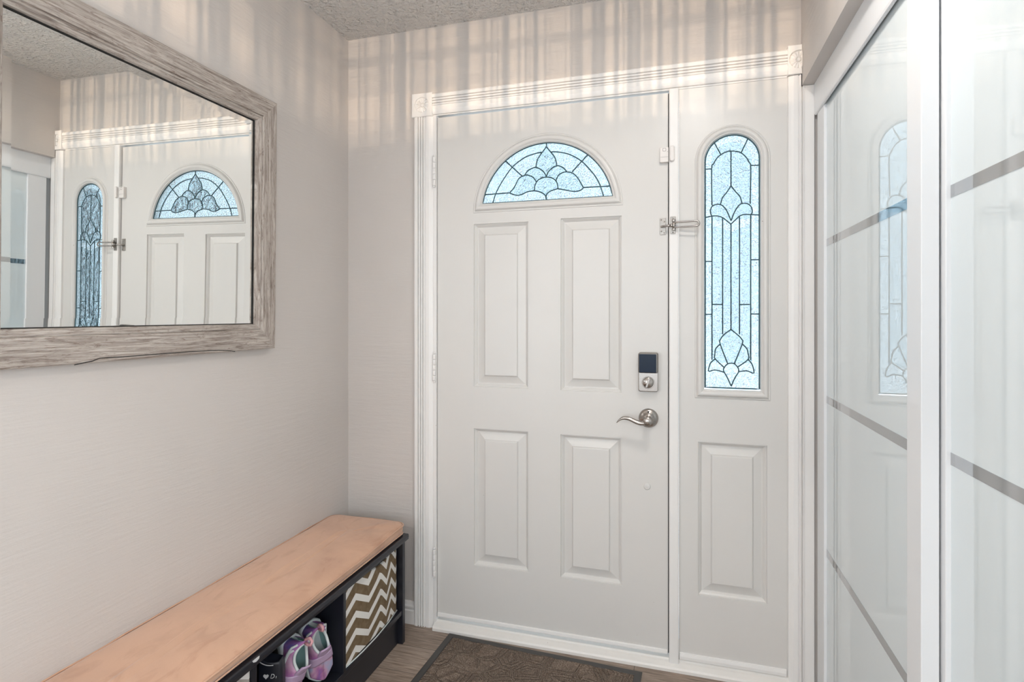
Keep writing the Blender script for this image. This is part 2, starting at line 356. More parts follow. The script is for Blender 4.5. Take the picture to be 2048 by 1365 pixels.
# floor / ceiling
structure(box('floor', (-0.12, -4.6, -0.12), (2.6, 0.14, 0.0), 'floor'))
structure(box('ceiling', (-0.12, -4.6, CH), (2.6, 0.14, CH+0.12), 'ceil'))
b = MB(); b.box((-.12, -2.23, 0), (0, .14, CH)); b.box((-.12, -4.6, 0), (0, -3.27, CH)); b.box((-.12, -3.27, 0), (0, -2.23, .63)); b.box((-.12, -3.27, 1.97), (0, -2.23, CH))
structure(b.build('wall_left', 'wall'))
b = MB(); b.box((0, 0, 0), (JX0, 0.14, CH)); b.box((JX0, 0, TOP+0.02), (JX1, 0.14, CH)); b.box((JX1+0.0, 0, 0), (2.6, 0.14, CH))
structure(b.build('wall_back', 'wall'))
b = MB(); b.box((RW, -1.80, 2.04), (1.86, 0, CH)); 
b.box((RW, -2.13, 0), (1.86, -1.80, CH)); b.box((RW, -4.6, 0), (1.86, -3.31, CH)); b.box((RW, -3.31, 0), (1.86, -2.13, .70)); b.box((RW, -3.31, 2.0), (1.86, -2.13, CH))
structure(b.build('wall_right', 'wall'))
structure(box('wall_closet', (2.48, -1.80, 0), (2.6, 0, CH), 'closet'))
b = MB(); wx0, wx1, wz0, wz1 = 0.2, 1.6, 0.75, 2.15
b.box((0, -4.6, 0), (wx0, -4.48, CH)); b.box((wx1, -4.6, 0), (RW, -4.48, CH)); b.box((wx0, -4.6, 0), (wx1, -4.48, wz0)); b.box((wx0, -4.6, wz1), (wx1, -4.48, CH))
structure(b.build('wall_rear', 'wall'))
wr = empty('added_window_2', (0.9, -4.54, wz0), kind='structure')  # added rear window, unseen, around the rear fill light
def local(o, p):
    if o.parent.type == 'EMPTY': o.matrix_parent_inverse = Matrix.Translation(-Vector(p))
    return o
b = MB()
for a_, c_ in (((wx0,-4.56,wz0),(wx0+.05,-4.50,wz1)), ((wx1-.05,-4.56,wz0),(wx1,-4.50,wz1)), ((wx0+.05,-4.56,wz0),(wx1-.05,-4.50,wz0+.05)), ((wx0+.05,-4.56,wz1-.05),(wx1-.05,-4.50,wz1)), ((.88,-4.56,wz0+.05),(.92,-4.50,wz1-.05))): b.box(a_, c_)
local(b.build('frame', 'trim', wr, 0.003), wr.location)

wq = empty('added_window_3', (1.80, -2.72, .70), kind='structure')  # added window in the right hall wall, unseen, for the side fill
b = MB()
for a_, c_ in (((1.80,-3.31,.70),(1.85,-3.26,2.0)), ((1.80,-2.18,.70),(1.85,-2.13,2.0)), ((1.80,-3.26,.70),(1.85,-2.18,.75)), ((1.80,-3.26,1.95),(1.85,-2.18,2.0))): b.box(a_, c_)
local(b.build('frame', 'trim', wq, 0.003), wq.location)
wq = empty('added_window_4', (-.05, -2.75, .63), kind='structure')  # added window in the left hall wall, unseen, to brighten the closet side
b = MB()
for a_, c_ in (((-.08,-3.27,.63),(-.03,-3.22,1.97)), ((-.08,-2.28,.63),(-.03,-2.23,1.97)), ((-.08,-3.22,.63),(-.03,-2.28,.68)), ((-.08,-3.22,1.92),(-.03,-2.28,1.97))): b.box(a_, c_)
local(b.build('frame', 'trim', wq, 0.003), wq.location)
# ---------------------------------------------------------------- baseboards
def baseprof(d0=0.014, h=0.09):
    return [(0,0),(d0,0),(d0,h*.60),(d0*.75,h*.64),(d0*.75,h*.70),(d0*.95,h*.74),(d0*.95,h*.80),(d0*.5,h*.86),(d0*.35,h*.95),(d0*.2,h),(0,h)]
b = MB(); b.prism(baseprof(), lambda d,z:(0.016,-d,z), lambda d,z:(0.3165,-d,z))
structure(b.build('baseboard_back', 'trim'))
b = MB(); b.prism(baseprof(), lambda d,z:(d,-4.46,z), lambda d,z:(d,-0.0,z))
structure(b.build('baseboard_left', 'trim'))
b = MB(); b.prism(baseprof(), lambda d,z:(RW-d,-4.46,z), lambda d,z:(RW-d,-1.82,z))
structure(b.build('baseboard_right', 'trim'))

# ---------------------------------------------------------------- fluted casings
# (w across from outer edge, d depth)
def casprof(w=0.082):
    p = [(0,0),(0,.015),(.004,.018),(.014,.019)]
    g0, gs = .018, .0105
    for i in range(3):
        g = g0+i*gs
        p += [(g-.001,.019),(g,.0105),(g+.0014,.0098),(g+.0028,.0135)]
        p += [(g+.005,.0195),(g+.0075,.0185)]
    p += [(.049,.0125),(.0505,.0125),(.053,.0165),(.066,.0165),(.074,.0135),(.080,.0105),(w,.009),(w,0)]
    return p
ROS0, ROS1 = 2.073, 2.168
# left
b = MB(); b.prism(casprof(), lambda w,d:(.3170+w,-d,0.0), lambda w,d:(.3170+w,-d,ROS0))
structure(b.build('trim_1', 'trim'))
# right (its outer side dies into the closet wall)
cr = [(1.7090+.082-w, d) for w, d in casprof()]
cr = [(x, d) for x, d in cr if x <= 1.7565]; cr = [(1.7565, 0), (1.7565, cr[0][1])]+cr
b = MB(); b.prism(cr, lambda x,d:(x,-d,0.0), lambda x,d:(x,-d,2.038))
cu = [(min(x, 1.7495), d) for x, d in cr]; b.prism(cu, lambda x,d:(x,-d,2.038), lambda x,d:(x,-d,ROS0+.003))
structure(b.build('trim_2', 'trim'))
# head
b = MB(); b.prism(casprof(), lambda w,d:(.3985,-d,ROS1-.004-w), lambda w,d:(1.7060,-d,ROS1-.002-w))
structure(b.build('trim_3', 'trim'))
# rosettes
def rosette(name, x0, x1, z0, z1, cx, clip):
    b = MB(); r0 = .031; cz = (z0+z1)/2; n = 48; T = .024
    # square plate with a round sunk medallion of petals
    outer = []; inner = []
    angs = sorted(set([2*PI*i/n for i in range(n)]+[math.atan2(zz-cz, xx-cx) % (2*PI) for xx in (x0,x1) for zz in (z0,z1)]))
    for a in angs:
        c, s_ = math.cos(a), math.sin(a)
        t = min(((x1-cx)/c if c > 1e-9 else 9), ((x0-cx)/c if c < -1e-9 else 9), ((z1-cz)/s_ if s_ > 1e-9 else 9), ((z0-cz)/s_ if s_ < -1e-9 else 9))
        outer.append((cx+c*t, cz+s_*t)); inner.append((cx+c*min(r0, t), cz+s_*min(r0, t)))
    def pet(k, r):
        a = angs[k]; f = 0.5+0.5*math.cos(a*14)
        return r0*r, f
    R = []
    R.append([(x, 0.0, z) for x, z in outer]); R.append([(x, -T+.002, z) for x, z in outer])
    e = .002
    R.append([(min(max(x, x0+e), x1-e), -T, min(max(z, z0+e), z1-e)) for x, z in outer])
    R.append([(x, -T, z) for x, z in inner])
    for rr, dd, pe in ((.99,-T+.006,0),(.93,-T+.009,0),(.85,-T+.008,.0035),(.6,-T+.006,.0045),(.35,-T+.005,.0035),(.25,-T+.008,0),(.2,-T+.001,0),(.08,-T-.002,0)):
        ring = []
        for k, a in enumerate(angs):
            x = cx+math.cos(a)*r0*rr; x = min(x, x1-.0002) if clip else x
            f = 0.5+0.5*math.cos(a*15)
            ring.append((x, dd-pe*f, cz+math.sin(a)*r0*rr))
        R.append(ring)
    b.rings(R, True, True, False)
    return structure(b.build(name, 'trim'))
rosette('trim_4', .3095, .3985, ROS0, ROS1, .354, False)
rosette('trim_5', 1.7060, 1.7495, ROS0+.005, ROS1+.008, 1.7400, True)
# jambs, head jamb, mullion
b = MB(); b.box((JX0, -.0105, .012), (DX0-.002, .13, TOP)); b.box((JX0, -.0005, TOP), (JX1, .13, TOP+.02))
b.box((DX0-.002, .047, .03), (DX0+.012, .13, TOP)); b.box((1.7070, -.0005, .012), (JX1, .13, TOP))
structure(b.build('trim_6', 'trim', bevel=.0012))
b = MB(); b.prism([(1.3195,.04),(1.3195,-.010),(1.3205,-.0135),(1.3240,-.0155),(1.3490,-.0155),(1.3525,-.0135),(1.3535,-.010),(1.3535,.04)], lambda x,y:(x,y,.020), lambda x,y:(x,y,TOP), smooth=False)
b.box((1.3205, .04, .035), (1.3525, .13, TOP))
structure(b.build('trim_7', 'trim'))
# threshold
b = MB(); b.prism([(-.032,0),(-.032,.010),(-.028,.016),(-.010,.024),(-.004,.026),(-.002,.0325),(.030,.0335),(.045,.034),(.13,.034),(.13,0)], lambda y,z:(.405,y,z), lambda y,z:(1.7560,y,z))
structure(b.build('trim_8', 'sill'))
# closet side strip, header fascia and floor track
structure(box('trim_9', (1.7570, -.014, 0), (1.7885, -.0002, 2.0395), 'trim', bevel=.001))
b = MB(); b.prism([(1.7870,2.0398),(1.7870,1.944),(1.7885,1.938),(1.7925,1.935),(1.7955,1.936),(1.7955,2.028),(1.83,2.028),(1.83,1.985),(1.8335,1.985),(1.8335,2.028),(1.8575,2.028),(1.8575,2.0398)], lambda x,z:(x,-1.798,z), lambda x,z:(x,-.0152,z))
structure(b.build('trim_10', 'cframe'))
b = MB(); b.box((1.785, -1.798, 0), (1.868, -.016, .008)); b.box((1.8085,-1.798,.008),(1.8105,-.016,.013)); b.box((1.8445,-1.798,.008),(1.8465,-.016,.013))
structure(b.build('trim_11', 'cframe'))

# ---------------------------------------------------------------- panelled leaf builder
def star_outer(cx, cz, a, x0, x1, z0, z1):
    c, s_ = math.cos(a), math.sin(a)
    t = min(((x1-cx)/c if c > 1e-9 else 9), ((x0-cx)/c if c < -1e-9 else 9), ((z1-cz)/s_ if s_ > 1e-9 else 9), ((z0-cz)/s_ if s_ < -1e-9 else 9))
    return t
PAN = [(0,0),(.0012,.0060),(.0035,.0058),(.0080,.0100),(.0125,.0160),(.0150,.0162),(.0430,.0075),(.0465,.0008),(.0490,.0)]
def leaf(b, X0, X1, Z0, Z1, panels, hole, thick=.044, yf=0.0):
    """slab with sunk-and-raised panels and one opening; hole=(rect, centre, radius function, list of angles)"""
    rects = panels+[hole[0]]
    xs = sorted(set([X0, X1]+[r[i] for r in rects for i in (0, 1)])); zs = sorted(set([Z0, Z1]+[r[i] for r in rects for i in (2, 3)]))
    def inside(x, z): return any(r[0] < x < r[1] and r[2] < z < r[3] for r in rects)
    for i in range(len(xs)-1):
        for j in range(len(zs)-1):
            if inside((xs[i]+xs[i+1])/2, (zs[j]+zs[j+1])/2): continue
            b.add([(xs[i],yf,zs[j]),(xs[i+1],yf,zs[j]),(xs[i+1],yf,zs[j+1]),(xs[i],yf,zs[j+1])], [(0,1,2,3)])
            b.add([(xs[i],yf+thick,zs[j]),(xs[i+1],yf+thick,zs[j]),(xs[i+1],yf+thick,zs[j+1]),(xs[i],yf+thick,zs[j+1])], [(3,2,1,0)])
    for r in panels:
        R = [[(r[0]+w,yf+d,r[2]+w),(r[1]-w,yf+d,r[2]+w),(r[1]-w,yf+d,r[3]-w),(r[0]+w,yf+d,r[3]-w)] for w, d in PAN]
        b.rings(R, True, False, False)
        k = len(b.v)-4; b.f.append([k,k+1,k+2,k+3]); b.sm.append(False)
        b.add([(r[0],yf+thick,r[2]),(r[1],yf+thick,r[2]),(r[1],yf+thick,r[3]),(r[0],yf+thick,r[3])], [(3,2,1,0)])
    rect, (cx, cz), fn, loop = hole
    inn = loop; angs = [math.atan2(z-cz, x-cx) for x, z in loop]
    out = []
    for a in angs:
        t = star_outer(cx, cz, a, *rect); out.append((cx+math.cos(a)*t, cz+math.sin(a)*t))
    n = len(loop)
    b.rings([[(x,yf,z) for x,z in out],[(x,yf,z) for x,z in inn],[(x,yf+thick,z) for x,z in inn],[(x,yf+thick,z) for x,z in out]], True, False, False)
    # corner triangles of the rect
    for cxn, czn in ((rect[0],rect[2]),(rect[1],rect[2]),(rect[1],rect[3]),(rect[0],rect[3])):
        ca = math.atan2(czn-cz, cxn-cx)
        for i in range(n):
            a0, a1 = angs[i], angs[(i+1)%n]
            da = (a1-a0+PI) % (2*PI)-PI; dc = (ca-a0+PI) % (2*PI)-PI
            if da > 0 and 1e-6 < dc < da-1e-6 or da < 0 and da+1e-6 < dc < -1e-6:
                for yy in (yf, yf+thick):
                    b.add([(out[i][0],yy,out[i][1]),(cxn,yy,czn),(out[(i+1)%n][0],yy,out[(i+1)%n][1])], [(0,1,2)])
    # edges
    b.add([(X0,yf,Z0),(X1,yf,Z0),(X1,yf,Z1),(X0,yf,Z1),(X0,yf+thick,Z0),(X1,yf+thick,Z0),(X1,yf+thick,Z1),(X0,yf+thick,Z1)], [(0,4,5,1),(1,5,6,2),(2,6,7,3),(3,7,4,0)])
def offset_loop(kind, cx, cz, R, zb, r, n=48):
    """closed outline: arch of radius r about (cx,cz) down to a flat bottom zb"""
    pts = []
    if kind == 'fan':
        a0 = math.asin((zb-cz)/r)
        for i in range(n+1):
            a = a0+(PI-2*a0)*i/n; pts.append((cx+r*math.cos(a), cz+r*math.sin(a)))
    else:
        pts.append((cx+r, zb)); 
        for q in range(1, 8): pts.append((cx+r, zb+(cz-zb)*q/8))
        for i in range(n+1):
            a = PI*i/n; pts.append((cx+r*math.cos(a), cz+r*math.sin(a)))
        for q in range(7, 0, -1): pts.append((cx-r, zb+(cz-zb)*q/8))
        pts.append((cx-r, zb))
    m_ = len(pts); k = 14; p0, p1 = pts[-1], pts[0]
    for i in range(1, k): pts.append((p0[0]+(p1[0]-p0[0])*i/k, zb))
    return pts
FRP = [(.000,.0000),(.0015,-.0025),(.004,-.0030),(.0065,-.0015),(.0085,-.0040),(.013,-.0100),(.018,-.0115),(.023,-.0110),(.0275,-.0080),(.030,-.0050),(.0315,-.0055),(.0335,-.0045),(.036,.0010),(.036,.012)]
def glazing_frame(name, kind, cx, cz, rout, zbo, parent, org, w=.036, m='door'):
    rg = []
    for f, y in FRP:
        q = f*w/.036
        rg.append([(x, y-.0, z) for x, z in offset_loop(kind, cx, cz, None, zbo+q, rout-q)])
    b = MB(); b.rings(rg, True, False, False)
    o = b.build(name, m, parent); local(o, org)
    for p in o.data.polygons: p.use_smooth = False
    return o
def pane(name, loop, y, parent, org, m, thick=.004):
    b = MB(); b.prism(loop, lambda x,z:(x,y,z), lambda x,z:(x,y+thick,z)); return local(b.build(name, m, parent), org)
def cames(lines, loop, y, r, parent, org, inset=.003):
    b = MB()
    for L in lines:
        pts = smoothline(L) if len(L) > 2 else L
        b.tube([(x, y, z) for x, z in pts], r, 8)
    b.tube([(x, y, z) for x, z in loop], r*1.1, 8, loop=True)
    return local(b.build('leading', 'lead', parent), org)
# ---------------------------------------------------------------- front door
org = (DX0, 0.0, .045)
dr = empty('door_1', org, kind='structure')
P = [(.5705,.7950,.9825,1.6300),(.9225,1.1510,.9805,1.6350),(.5715,.7960,.2710,.8170),(.9225,1.1515,.2690,.8135)]
FC = (.8625, 1.6720); FR_ = .2945
hl = offset_loop('fan', *FC, None, 1.6940, FR_-.020)
b = MB(); leaf(b, DX0, DX1, .0460, 2.0690, P, ((.5400,1.1850,1.6600,2.0000), (FC[0], 1.75), None, hl))
o = local(b.build('door_leaf', 'door', dr), org)
fr = glazing_frame('fanlight_frame', 'fan', FC[0], FC[1], FR_, 1.6735, dr, org)
gl = offset_loop('fan', FC[0], FC[1], None, 1.7085, .2600)
g1 = pane('fanlight_glass', gl, .006, dr, org, 'pane')
# clear bevelled petals in the middle of the fan, standing proud of the hammered glass
for i, pl in enumerate(PETALS):
    cx_ = sum(p[0] for p in pl)/len(pl); cz_ = sum(p[1] for p in pl)/len(pl)
    b = MB(); R = [[(x,.0058,z) for x,z in pl],[(x,.0052,z) for x,z in pl],[(cx_+(x-cx_)*.62,.0020,cz_+(z-cz_)*.62) for x,z in pl]]
    b.rings(R, True, True, False); local(b.build('bevelled_petal', 'bevelglass', dr), org)
cames(FAN_CAME, offset_loop('fan', FC[0], FC[1], None, 1.7100, .2575), .0045, .0023, dr, org)
# dark strip painted as the shade in the door gap + sweep
b = MB(); b.box((DX1+.0003,.004,.046),(DX1+.0035,.044,2.069)); local(b.build('gap_shade', 'blackedge', dr), org)
b = MB(); b.prism([(0,.0462),(-.0065,.0462),(-.0075,.050),(-.0060,.0585),(-.0025,.0605),(0,.0605)], lambda y,z:(DX0+.002,y-.0001,z), lambda y,z:(DX1-.002,y-.0001,z))
local(b.build('door_sweep', 'trim', dr), org)
# hinges
for zc, hh in ((1.849,.118),(1.056,.108),(.267,.108)):
    b = MB(); n = 5
    for k in range(n):
        z0 = zc-hh/2+hh*k/n+.0006; z1 = zc-hh/2+hh*(k+1)/n-.0006
        b.lathe([(0,z0),(.0062,z0),(.0066,z0+.0008),(.0066,z1-.0008),(.0062,z1),(0,z1)], (.4065,-.0170,0), (0,0,1), 16)
    b.lathe([(0,0),(.005,.001),(.0055,.004),(.003,.0075),(0,.0085)], (.4065,-.0170,zc+hh/2), (0,0,1), 14)
    b.lathe([(0,0),(.005,-.001),(.0055,-.004),(.003,-.0075),(0,-.0085)], (.4065,-.0170,zc-hh/2), (0,0,1), 14)
    local(b.build('hinge', 'trim', dr), org)
# electronic deadbolt
db = MB()
def rrect(cx, cz, w, h, r, n=6):
    p = []
    for qx, qz, a0 in ((1,1,0),(-1,1,90),(-1,-1,180),(1,-1,270)):
        for i in range(n+1):
            a = math.radians(a0+90*i/n); p.append((cx+qx*(w/2-r)+r*math.cos(a), cz+qz*(h/2-r)+r*math.sin(a)))
    return p
def plate(b, cx, cz, w, h, r, y0, y1, e=.002, n=6):
    b.rings([[(x,y0,z) for x,z in rrect(cx,cz,w,h,r,n)],[(x,y1+e,z) for x,z in rrect(cx,cz,w,h,r,n)],[(x,y1+e*.3,z) for x,z in rrect(cx,cz,w-e*.6,h-e*.6,r-e*.3,n)],[(x,y1,z) for x,z in rrect(cx,cz,w-2*e,h-2*e,max(r-e,.0005),n)]], True, True, False); return b
LX, LZ = 1.2475, 1.0615
b = MB(); plate(b, LX, LZ, .0700, .1420, .008, -.0001, -.0230, .003)
lk = local(b.build('deadbolt', 'nickel', dr), org); lk['label'] = 'satin nickel keyless deadbolt with dark blue cover'
b = MB(); plate(b, LX, LZ+.0335, .0690, .0735, .007, -.0232, -.0275, .0025); k_ = local(b.build('cover_bezel', 'bezel', lk), org)
b = MB(); plate(b, LX-.0015, LZ+.0320, .0600, .0660, .003, -.0277, -.0292, .001); local(b.build('dark_cover', 'screen', lk), org)
b = MB(); b.lathe([(0,-.0231),(.0225,-.0231),(.0225,-.0245),(.0205,-.0250),(.0200,-.0240),(.0195,-.0250),(.0180,-.0275),(0,-.0280)], (LX,0,LZ-.0375), (0,1,0), 40); local(b.build('turn_rose', 'nickel', lk), org)
b = MB(); T = math.radians(-18); u_ = (math.sin(T), math.cos(T)); v_ = (math.cos(T), -math.sin(T))
cxx, czz = LX, LZ-.0375
def tt(a, c): return (cxx+u_[0]*a*-1+v_[0]*c, czz+u_[1]*a+v_[1]*c*1)
pg = [tt(a, c) for a, c in ((.018,-.0045),(.018,.0045),(-.018,.0045),(-.018,-.0045))]
b.prism(pg, lambda x,z:(x,-.0281,z), lambda x,z:(x,-.0390,z)); local(b.build('thumb_turn', 'nickel', lk, .0015), org)
# lever handle
RX, RZ = 1.2478, .8925
b = MB(); b.lathe([(0,-.0002),(.0350,-.0002),(.0350,-.0030),(.0335,-.0065),(.0260,-.0110),(.0175,-.0140),(.0165,-.0170),(0,-.0170)], (RX,0,RZ), (0,1,0), 48)
lv = local(b.build('lever_rose', 'nickel', dr), org)
b = MB(); b.lathe([(0,-.0172),(.0125,-.0172),(.0120,-.0400),(.0135,-.0480),(.0150,-.0520),(.0155,-.0660),(.0140,-.0690),(0,-.0695)], (RX,0,RZ-.0015), (0,1,0), 32)
# swooping grip
path = bez((RX-.005,-.059,RZ-.006),(RX-.035,-.059,RZ-.018),(RX-.050,-.060,RZ+.004),(RX-.075,-.058,RZ+.006),14)+bez((RX-.075,-.058,RZ+.006),(RX-.092,-.057,RZ+.0075),(RX-.100,-.056,RZ-.002),(RX-.110,-.055,RZ-.013),8)[1:]
rg = []; L_ = len(path)
for i, p in enumerate(path):
    t = i/(L_-1); hz = (.0082*(1-t)+.0032*t)+.0022*math.sin(PI*t); hy = .0105*(1-t)+.0045*t
    if i == L_-1: hz *= .4; hy *= .5
    rg.append([(p.x, p.y+math.cos(2*PI*k/16)*hy, p.z+math.sin(2*PI*k/16)*hz) for k in range(16)])
b.rings(rg, True, True, True)
local(b.build('lever', 'nickel', lv), org)
b = MB(); b.lathe([(0,-.0105),(.0035,-.0107),(.0035,-.0115),(0,-.0116)], (RX,-.0012,RZ+.0235), (0,1,0), 16); local(b.build('release_hole', 'blackedge', lv), org)
# filled-in plug lower on the door
b = MB(); b.lathe([(0,-.0001),(.0115,-.0001),(.0120,-.0014),(.0098,-.0030),(.0080,-.0022),(.0055,-.0034),(0,-.0030)], (1.2425,0,.6425), (0,1,0), 28)
local(b.build('hole_plug', 'door', dr), org)

# ---------------------------------------------------------------- sidelight (fixed panel with tall arched window)
SX0, SX1 = 1.3538, 1.7068; org = (SX0, 0, .035)
sl = empty('window_1', org, kind='structure')
SC_ = (1.5318, 1.8100); SR = .1240
hl = offset_loop('arch', *SC_, None, .9980, SR-.016, 32)
b = MB(); leaf(b, SX0, SX1, .0360, 2.0770, [(1.4190,1.6445,.2715,.8175)], ((1.3900,1.6740,.9500,1.9550), (SC_[0], 1.45), None, hl))
local(b.build('side_panel', 'door', sl), org)
glazing_frame('arched_frame', 'arch', SC_[0], SC_[1], SR, .9725, sl, org, w=.0325)
gl = offset_loop('arch', SC_[0], SC_[1], None, 1.0080, .0935, 32)
pane('arched_glass', gl, .006, sl, org, 'pane')
cames(SIDE_CAME, offset_loop('arch', SC_[0], SC_[1], None, 1.0110, .0885, 32), .0045, .0021, sl, org)
# smooth clear inner lights
b = MB(); arc = offset_loop('arch', 1.5300, 1.8080, None, 1.6020, .0665, 24)
b.prism(arc, lambda x,z:(x,.0056,z), lambda x,z:(x,.0036,z)); local(b.build('clear_glass', 'bevelglass', sl), org)
b = MB(); b.prism([(1.4640,.0+1.10),(1.5958,1.10),(1.5958,1.585),(1.53,1.56),(1.4640,1.585)], lambda x,z:(x,.0056,z), lambda x,z:(x,.0040,z)); local(b.build('clear_glass', 'bevelglass', sl), org)
b = MB(); b.prism([(0,.0362),(-.0065,.0362),(-.0075,.047),(-.0050,.0575),(0,.0590)], lambda y,z:(SX0+.002,y-.0001,z), lambda y,z:(SX1-.002,y-.0001,z)); local(b.build('bottom_strip', 'trim', sl), org)

# ---------------------------------------------------------------- sliding closet doors
def sliding(name, X, y0, y1, wf, wn, label):
    org = (X+.015, (y0+y1)/2, .014)
    e = empty(name, org, kind='structure'); e['label'] = label
    z0, z1 = .0135, 2.012
    b = MB()
    for ya, yb in ((y0, y0+wn), (y1-wf, y1)):
        b.prism([(0,ya),(0.0,yb),(.004,yb),(.004,yb),(.030,yb),(.030,ya)], lambda x,y:(X+x,y,z0), lambda x,y:(X+x,y,z1))
    b.box((X+.002, y0+wn, z0), (X+.028, y1-wf, z0+.035)); b.box((X+.002, y0+wn, z1-.035), (X+.028, y1-wf, z1))
    local(b.build('door_frame', 'cframe', e, .0015), org)
    local(box('glass_panel', (X+.0085, y0+wn-.002, z0+.03), (X+.0145, y1-wf+.002, z1-.03), 'cglass', e), org)
    for zc in (1.4967, 1.0001, .515):
        local(box('divider_strip', (X+.0078, y0+wn, zc-.0115), (X+.0084, y1-wf, zc+.0115), 'strip', e), org)
    return e
sliding('door_2', 1.7935, -.853, -.030, .085, .069, 'sliding closet door nearer the front door, white glass')
sliding('door_3', 1.8275, -1.760, -.790, .078, .078, 'sliding closet door nearer the camera, set behind the other')

# ================================================================ ENTRY CEILING LAMP (above, outside the frame)
def ceiling_lamp(x, y, power, label, col=(1.0, .965, .92)):
    t = empty('ceiling_lamp', (x, y, CH), label, 'lamp')
    b = MB(); b.lathe([(0,0),(.135,0),(.135,-.012),(.128,-.020),(0,-.020)], (0,0,0), (0,0,1), 40); b.build('lamp_base', 'nickel', t)
    m = bpy.data.materials.new('lit_opal_glass'); m.use_nodes = True; bb = m.node_tree.nodes['Principled BSDF']
    bb.inputs['Base Color'].default_value = (.9,.88,.85,1); bb.inputs['Emission Color'].default_value = (*col,1); bb.inputs['Emission Strength'].default_value = 2.0
    b = MB(); b.lathe([(0,-.0205),(.118,-.0205),(.115,-.040),(.095,-.060),(.06,-.073),(0,-.078)], (0,0,0), (0,0,1), 40); b.build('opal_shade', m, t)
    l = bpy.data.lights.new('ceiling_lamp_light', 'AREA'); l.shape = 'DISK'; l.size = .13; l.energy = power; l.color = col
    o = bpy.data.objects.new('ceiling_lamp_light', l); COL.objects.link(o); o.parent = t; o.location = (0,0,-.085)
    return t
ceiling_lamp(1.45, -1.0, 7.0, 'round opal glass ceiling lamp above the entry, nearest the front door')
ceiling_lamp(.85, -3.6, 20, 'added round opal glass fill lamp over the hall, unseen behind the viewer')  # added hall lamp, unseen, only fills the room with light
# added pendant out of view, its ribs shaped to streak the upper walls
def pendant(x, y, z, power, label):
    rnd = random.Random(11)
    t = empty('added_streak_lamp', (x, y, z), label, 'lamp')
    R = .25; b = MB(); a = 0.0
    while a < 2*PI:
        w = rnd.choice((.0005,.0008,.0012,.0018,.0028,.0045))/R; gap = rnd.choice((.0006,.001,.0015,.002,.003,.005))/R
        q = [(r_*math.cos(a+s_), r_*math.sin(a+s_)) for r_, s_ in ((R,0),(R,w),(R+.003,w),(R+.003,0))]
        b.prism(q, lambda px,py:(px,py,-.028), lambda px,py:(px,py,.075)); a += w+gap
    b.build('shade_ribs', 'black', t)
    b = MB()
    for zz in (-.010,.001,.012,.023,.034,.045,.057):
        b.rings([[((R+r_)*math.cos(2*PI*k/72),(R+r_)*math.sin(2*PI*k/72),zz+h_) for k in range(72)] for r_,h_ in ((.0032,0),(.005,0),(.005,.0045),(.0032,.0045))], True, False, False, True)
    b.build('shade_hoops', 'black', t)
    b = MB(); b.lathe([(.0,-.120),(.17,-.110),(R,-.060),(R+.004,-.029),(R,-.028),(R-.004,-.058),(.168,-.106),(0,-.116)], (0,0,0), (0,0,1), 64); b.build('shade_bowl', 'black', t)
    b = MB(); b.lathe([(0,.0755),(R+.004,.0755),(R+.004,.079),(0,.079)], (0,0,0), (0,0,1), 64); b.build('shade_lid', 'black', t)
    b = MB(); b.tube([(0,0,.0795),(0,0,CH-z-.021)], .004, 8); b.lathe([(0,CH-z-.02),(.05,CH-z-.015),(.05,CH-z),(0,CH-z)], (0,0,0), (0,0,1), 24); b.build('lamp_cord', 'black', t)
    for dx, dz_, e_ in ((0, -.024, .24), (0, -.0185, .24), (0, -.013, .24), (.016, -.021, .14), (.016, -.014, .14)):
        l = bpy.data.lights.new('streak_bulb_light', 'POINT'); l.energy = power*e_; l.color = (1.0,.76,.54); l.shadow_soft_size = .0006
        o = bpy.data.objects.new('streak_bulb_light', l); COL.objects.link(o); o.parent = t; o.location = (dx,.0,dz_-.0035)
    return t
pendant(1.15, -2.75, 2.13, 155, 'added warm pendant, unseen, its ribbed shade shaped to streak the upper walls')
SH1 = ((.242, -.698, .322), (.02, -.20, -1.0), (.93, -.22, .08))
SH2 = ((.238, -.604, .312), (.22, .08, -1.0), (.78, -.42, .28))
# ================================================================ WALL MIRROR
MO = (.0113, -.93, 1.57)
mir = empty('wall_mirror', MO, 'large mirror in a weathered grey wood frame hanging on the left wall', 'mirror', rot=(0, math.radians(.605), math.radians(-.216)))
OY0, OY1, OZ0, OZ1 = -.444, .440, -.415, .420     # outer outline about the centre (y, z)
RP = [(0,-.006),(0,.019),(.0015,.0215),(.004,.0225),(.030,.0230),(.060,.0220),(.0635,.0205),(.065,.0165),(.067,.0185),(.0695,.0190),(.072,.0180),(.0735,.0140),(.078,.0125),(.0815,.0110),(.083,.0025),(.083,-.006)]
for side in range(4):
    b = MB(); rg = []
    for o_, w in RP:
        y0, y1, z0, z1 = OY0+o_, OY1-o_, OZ0+o_, OZ1-o_
        ends = [((w,y0,z0),(w,y1,z0)), ((w,y1,z0),(w,y1,z1)), ((w,y1,z1),(w,y0,z1)), ((w,y0,z1),(w,y0,z0))][side]
        k = 40; pts = []
        for i in range(k+1):
            t = i/k; p = [ends[0][j]+(ends[1][j]-ends[0][j])*t for j in range(3)]
            pts.append(tuple(p))
        rg.append(pts)
    b.rings(list(map(list, zip(*rg))), True, True, False)
    b.build('frame_rail', 'dwy' if side in (0, 2) else 'dwz', mir)
b = MB()
iy0, iy1, iz0, iz1 = OY0+.081, OY1-.081, OZ0+.081, OZ1-.081; bv = .024
rg = [[(w,iy0+i,iz0+i),(w,iy1-i,iz0+i),(w,iy1-i,iz1-i),(w,iy0+i,iz1-i)] for w, i in ((-.0045,0),(-.0006,.0),(0,bv))]
b.rings(rg, True, True, False); b.build('mirror_glass', 'mirror', mir)
